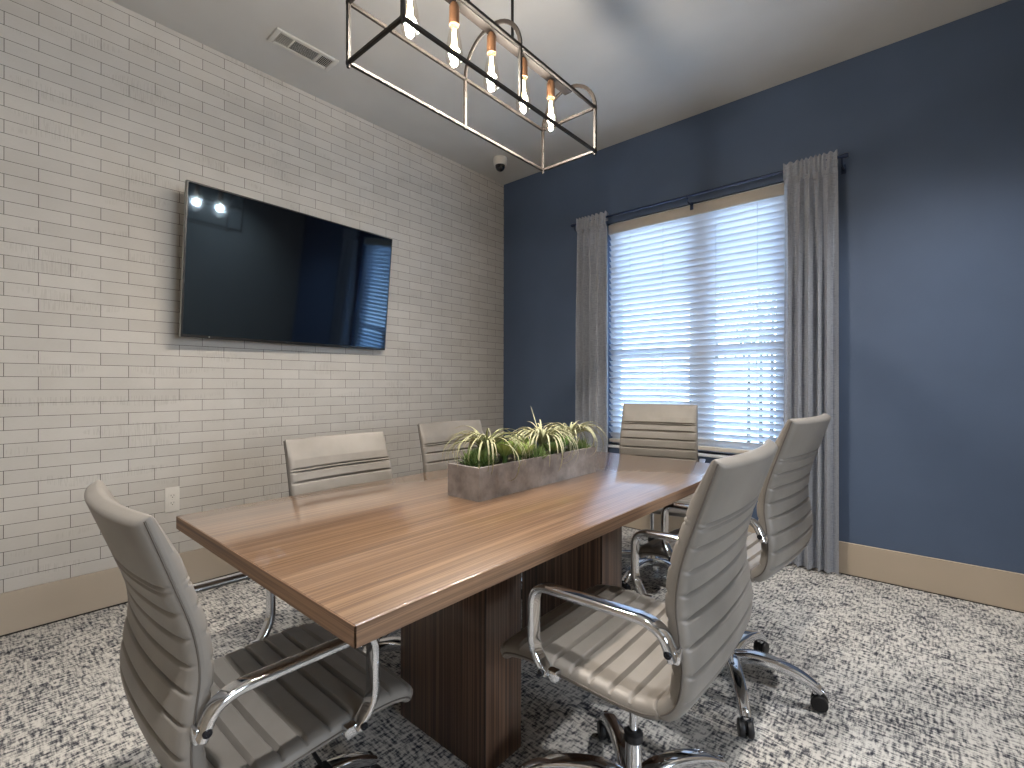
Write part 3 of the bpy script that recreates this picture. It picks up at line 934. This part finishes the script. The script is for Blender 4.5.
# ------------------------------------------------------------------ pendant
LX, LY, LZ = 1.918, -2.194, 2.10
lamp = empty('pendant_light', (LX, LY, H), 'long bronze open-cage pendant with five glowing bulbs above the table', 'pendant light')
def Lp(x, y, z): return Vector((x, y, z-H))
ax, ay, zt = 0.137, 0.486, 2.282
bar = rrect(0.0055, 0.0055, 0.0012, 1)
b = bmesh.new()
for z in (LZ, zt):
    for s in (-1, 1):
        sweep(b, [Lp(s*ax, -ay-0.006, z), Lp(s*ax, ay+0.006, z)], bar)
        if z == LZ or True: sweep(b, [Lp(-ax, s*ay, z), Lp(ax, s*ay, z)], bar)
for sx in (-1, 1):
    for y in (-ay, 0, ay):
        sweep(b, [Lp(sx*ax, y, LZ-0.008), Lp(sx*ax, y, zt)], bar, (0, 1, 0))
for sx in (-1, 1):
    for sy in (-1, 1):
        for z in (LZ-0.012, zt+0.008):
            lathe(b, [(0, -0.006), (0.005, -0.004), (0.006, 0), (0.005, 0.004), (0, 0.006)], 10, Matrix.Translation(Lp(sx*ax, sy*ay, z)))
obj('cage', b, M['bronze'], lamp)
for y in (-ay, 0, ay):
    b = bmesh.new()
    sweep(b, [Lp(ax*math.cos(PI*k/20), y, zt+ax*math.sin(PI*k/20)) for k in range(21)], rrect(0.0075, 0.0035, 0.0012, 1), (0, 1, 0))
    obj('arch', b, M['bronze'], lamp)
zc = zt+ax-0.012
b = bmesh.new(); box(b, Lp(-0.019, -ay-0.004, zc-0.012), Lp(0.019, ay+0.004, zc+0.006), 0.002)
obj('channel', b, M['bronze'], lamp)
for y in (-0.115, 0.115):
    b = bmesh.new(); sweep(b, [Lp(0, y, zc), Lp(0, y, H-0.02)], circ(0.0055, 10), (0, 1, 0))
    obj('stem', b, M['bronze'], lamp)
b = bmesh.new(); box(b, Lp(-0.055, -0.2, H-0.025), Lp(0.055, 0.2, H), 0.004)
obj('canopy', b, M['bronze'], lamp)
BPROF = [(0.013, 2.318), (0.0135, 2.310), (0.017, 2.295), (0.0225, 2.270), (0.0275, 2.240), (0.029, 2.220), (0.0275, 2.203), (0.021, 2.188), (0.011, 2.180), (0, 2.178)]
bulbs = []
for k in range(5):
    y = (k-2)*0.180
    b = bmesh.new()
    sweep(b, [Lp(0, y, zc-0.01), Lp(0, y, 2.385)], circ(0.0035, 8), (0, 1, 0))
    lathe(b, [(0, 2.392-H), (0.012, 2.390-H), (0.0165, 2.380-H), (0.0172, 2.325-H), (0.0165, 2.318-H), (0, 2.318-H)], 20, Matrix.Translation((0, y, 0)))
    s = obj('lamp_socket', b, M['copper'], lamp)
    b = bmesh.new(); lathe(b, [(r, z-H) for r, z in BPROF], 24, Matrix.Translation((0, y, 0)))
    obj('bulb', b, M['bulb'], s)
    b = bmesh.new()
    for q in range(6):
        a = 2*PI*q/6; c0, s0 = math.cos(a), math.sin(a); c1, s1 = math.cos(a+0.5), math.sin(a+0.5)
        sweep(b, [Lp(0.0045*c0, y+0.0045*s0, 2.305), Lp(0.010*c1, y+0.010*s1, 2.236)], circ(0.0011, 5), (1, 0, 0))
    obj('filament', b, M['filament'], s)

# ------------------------------------------------------------------ lights
BULB_W, BULB_C = 9.5, (1.0, 0.92, 0.83)
LOBBY_FILL_W = 60.0
for k in range(5):
    l = bpy.data.lights.new('bulb_glow', 'POINT'); l.energy = BULB_W; l.color = BULB_C; l.shadow_soft_size = 0.019
    o = bpy.data.objects.new('bulb_glow', l); COL.objects.link(o); o.location = (LX, LY+(k-2)*0.18, 2.256)
    l = bpy.data.lights.new('bulb_downward_glow', 'SPOT'); l.energy = BULB_W*2.1; l.color = BULB_C; l.shadow_soft_size = 0.019
    l.spot_size = math.radians(178); l.spot_blend = 0.7
    o = bpy.data.objects.new('bulb_downward_glow', l); COL.objects.link(o); o.location = (LX, LY+(k-2)*0.18, 2.254)

l = bpy.data.lights.new('lobby_fill', 'AREA'); l.shape = 'RECTANGLE'; l.size = LY1-LY0; l.size_y = LZ1-LZ0; l.energy = LOBBY_FILL_W; l.color = (1.0, 0.97, 0.93)  # added area lamp that sends fill through the lobby into the room
o = bpy.data.objects.new('lobby_fill', l); COL.objects.link(o); o.location = (GX+0.2, (LY0+LY1)/2, (LZ0+LZ1)/2)
o.rotation_euler = (PI/2, 0, PI/2)

# recessed ceiling downlights on the near side of the room (outside the frame)
CAN_W, CAN_C = 130.0, (1.0, 0.985, 0.965)
for k, (x, y) in enumerate(((3.2, -1.05), (2.7, -3.45))):
    b = bmesh.new(); lathe(b, [(0.055, -0.002), (0.062, -0.007), (0.085, -0.005), (0.088, 0), (0.055, 0)], 32, Matrix.Translation((x, y, H)))
    r = obj('recessed_downlight', b, M['vent'], bpy.data.objects['ceiling'])
    b = bmesh.new(); lathe(b, [(0, -0.0015), (0.055, -0.0015), (0.055, -0.0005), (0, -0.0005)], 32, Matrix.Translation((x, y, H)))
    obj('lens', b, M['lens'], r)
    l = bpy.data.lights.new('downlight_beam', 'SPOT'); l.energy = CAN_W*(1.35, 1.5)[k]; l.color = CAN_C; l.shadow_soft_size = 0.05
    l.spot_size = math.radians(112); l.spot_blend = 0.85
    o = bpy.data.objects.new('downlight_beam', l); COL.objects.link(o); o.location = (x, y, H-0.012)

w = bpy.data.worlds.new('daylight'); SC.world = w; w.use_nodes = True
nt = w.node_tree; nt.nodes.clear()
tc = nt.nodes.new('ShaderNodeTexCoord'); sp = nt.nodes.new('ShaderNodeSeparateXYZ'); rp = nt.nodes.new('ShaderNodeValToRGB')
bg = nt.nodes.new('ShaderNodeBackground'); ow = nt.nodes.new('ShaderNodeOutputWorld')
nt.links.new(tc.outputs['Generated'], sp.inputs[0]); nt.links.new(sp.outputs['Z'], rp.inputs['Fac'])
rp.color_ramp.elements[0].position = 0.0; rp.color_ramp.elements[0].color = (0.70, 0.85, 1.0, 1)
rp.color_ramp.elements[1].position = 0.7; rp.color_ramp.elements[1].color = (0.40, 0.64, 1.0, 1)
nt.links.new(rp.outputs['Color'], bg.inputs['Color']); bg.inputs['Strength'].default_value = 11.0
nt.links.new(bg.outputs[0], ow.inputs['Surface'])
l = bpy.data.lights.new('lobby_fill_portal', 'AREA'); l.shape = 'RECTANGLE'; l.size = LY1-LY0; l.size_y = LZ1-LZ0; l.cycles.is_portal = True  # guides sky sampling through the added lobby opening
o = bpy.data.objects.new('lobby_fill_portal', l); COL.objects.link(o); o.location = (GX+0.16, (LY0+LY1)/2, (LZ0+LZ1)/2); o.rotation_euler = (PI/2, 0, PI/2)

l = bpy.data.lights.new('window_portal', 'AREA'); l.shape = 'RECTANGLE'; l.size = WX1-WX0; l.size_y = WZ1-WZ0
l.cycles.is_portal = True
o = bpy.data.objects.new('window_portal', l); COL.objects.link(o)
o.location = ((WX0+WX1)/2, 0.16, (WZ0+WZ1)/2); o.rotation_euler = (-PI/2, 0, 0)

# ------------------------------------------------------------------ camera
cam = bpy.data.cameras.new('camera'); co = bpy.data.objects.new('camera', cam); COL.objects.link(co)
yaw, pit, rol = 0.7165, -0.0004, 0.0018
F = Vector((-math.sin(yaw)*math.cos(pit), math.cos(yaw)*math.cos(pit), math.sin(pit)))
R0 = Vector((math.cos(yaw), math.sin(yaw), 0)); U0 = R0.cross(F)
R = R0*math.cos(rol)+U0*math.sin(rol); U = -R0*math.sin(rol)+U0*math.cos(rol)
mw = Matrix.Identity(4)
for i in range(3):
    mw[i][0] = R[i]; mw[i][1] = U[i]; mw[i][2] = -F[i]
mw.translation = Vector((3.1164, -3.4536, 1.1248))
co.matrix_world = mw
cam.sensor_width = 36; cam.lens = 480.5/1024*36; cam.clip_start = 0.02
SC.camera = co

# ------------------------------------------------------------------ view
SC.view_settings.view_transform = 'Standard'
try: SC.view_settings.look = 'None'
except Exception: pass
SC.view_settings.exposure = 0.22; SC.view_settings.gamma = 1.0; SC.view_settings.use_curve_mapping = False
cy = SC.cycles
cy.use_denoising = True
try: cy.denoiser = 'OPENIMAGEDENOISE'
except Exception: pass
cy.max_bounces = 10; cy.diffuse_bounces = 6; cy.glossy_bounces = 5; cy.transmission_bounces = 6; cy.transparent_max_bounces = 16
cy.sample_clamp_indirect = 6.0
cy.caustics_reflective = False; cy.caustics_refractive = False
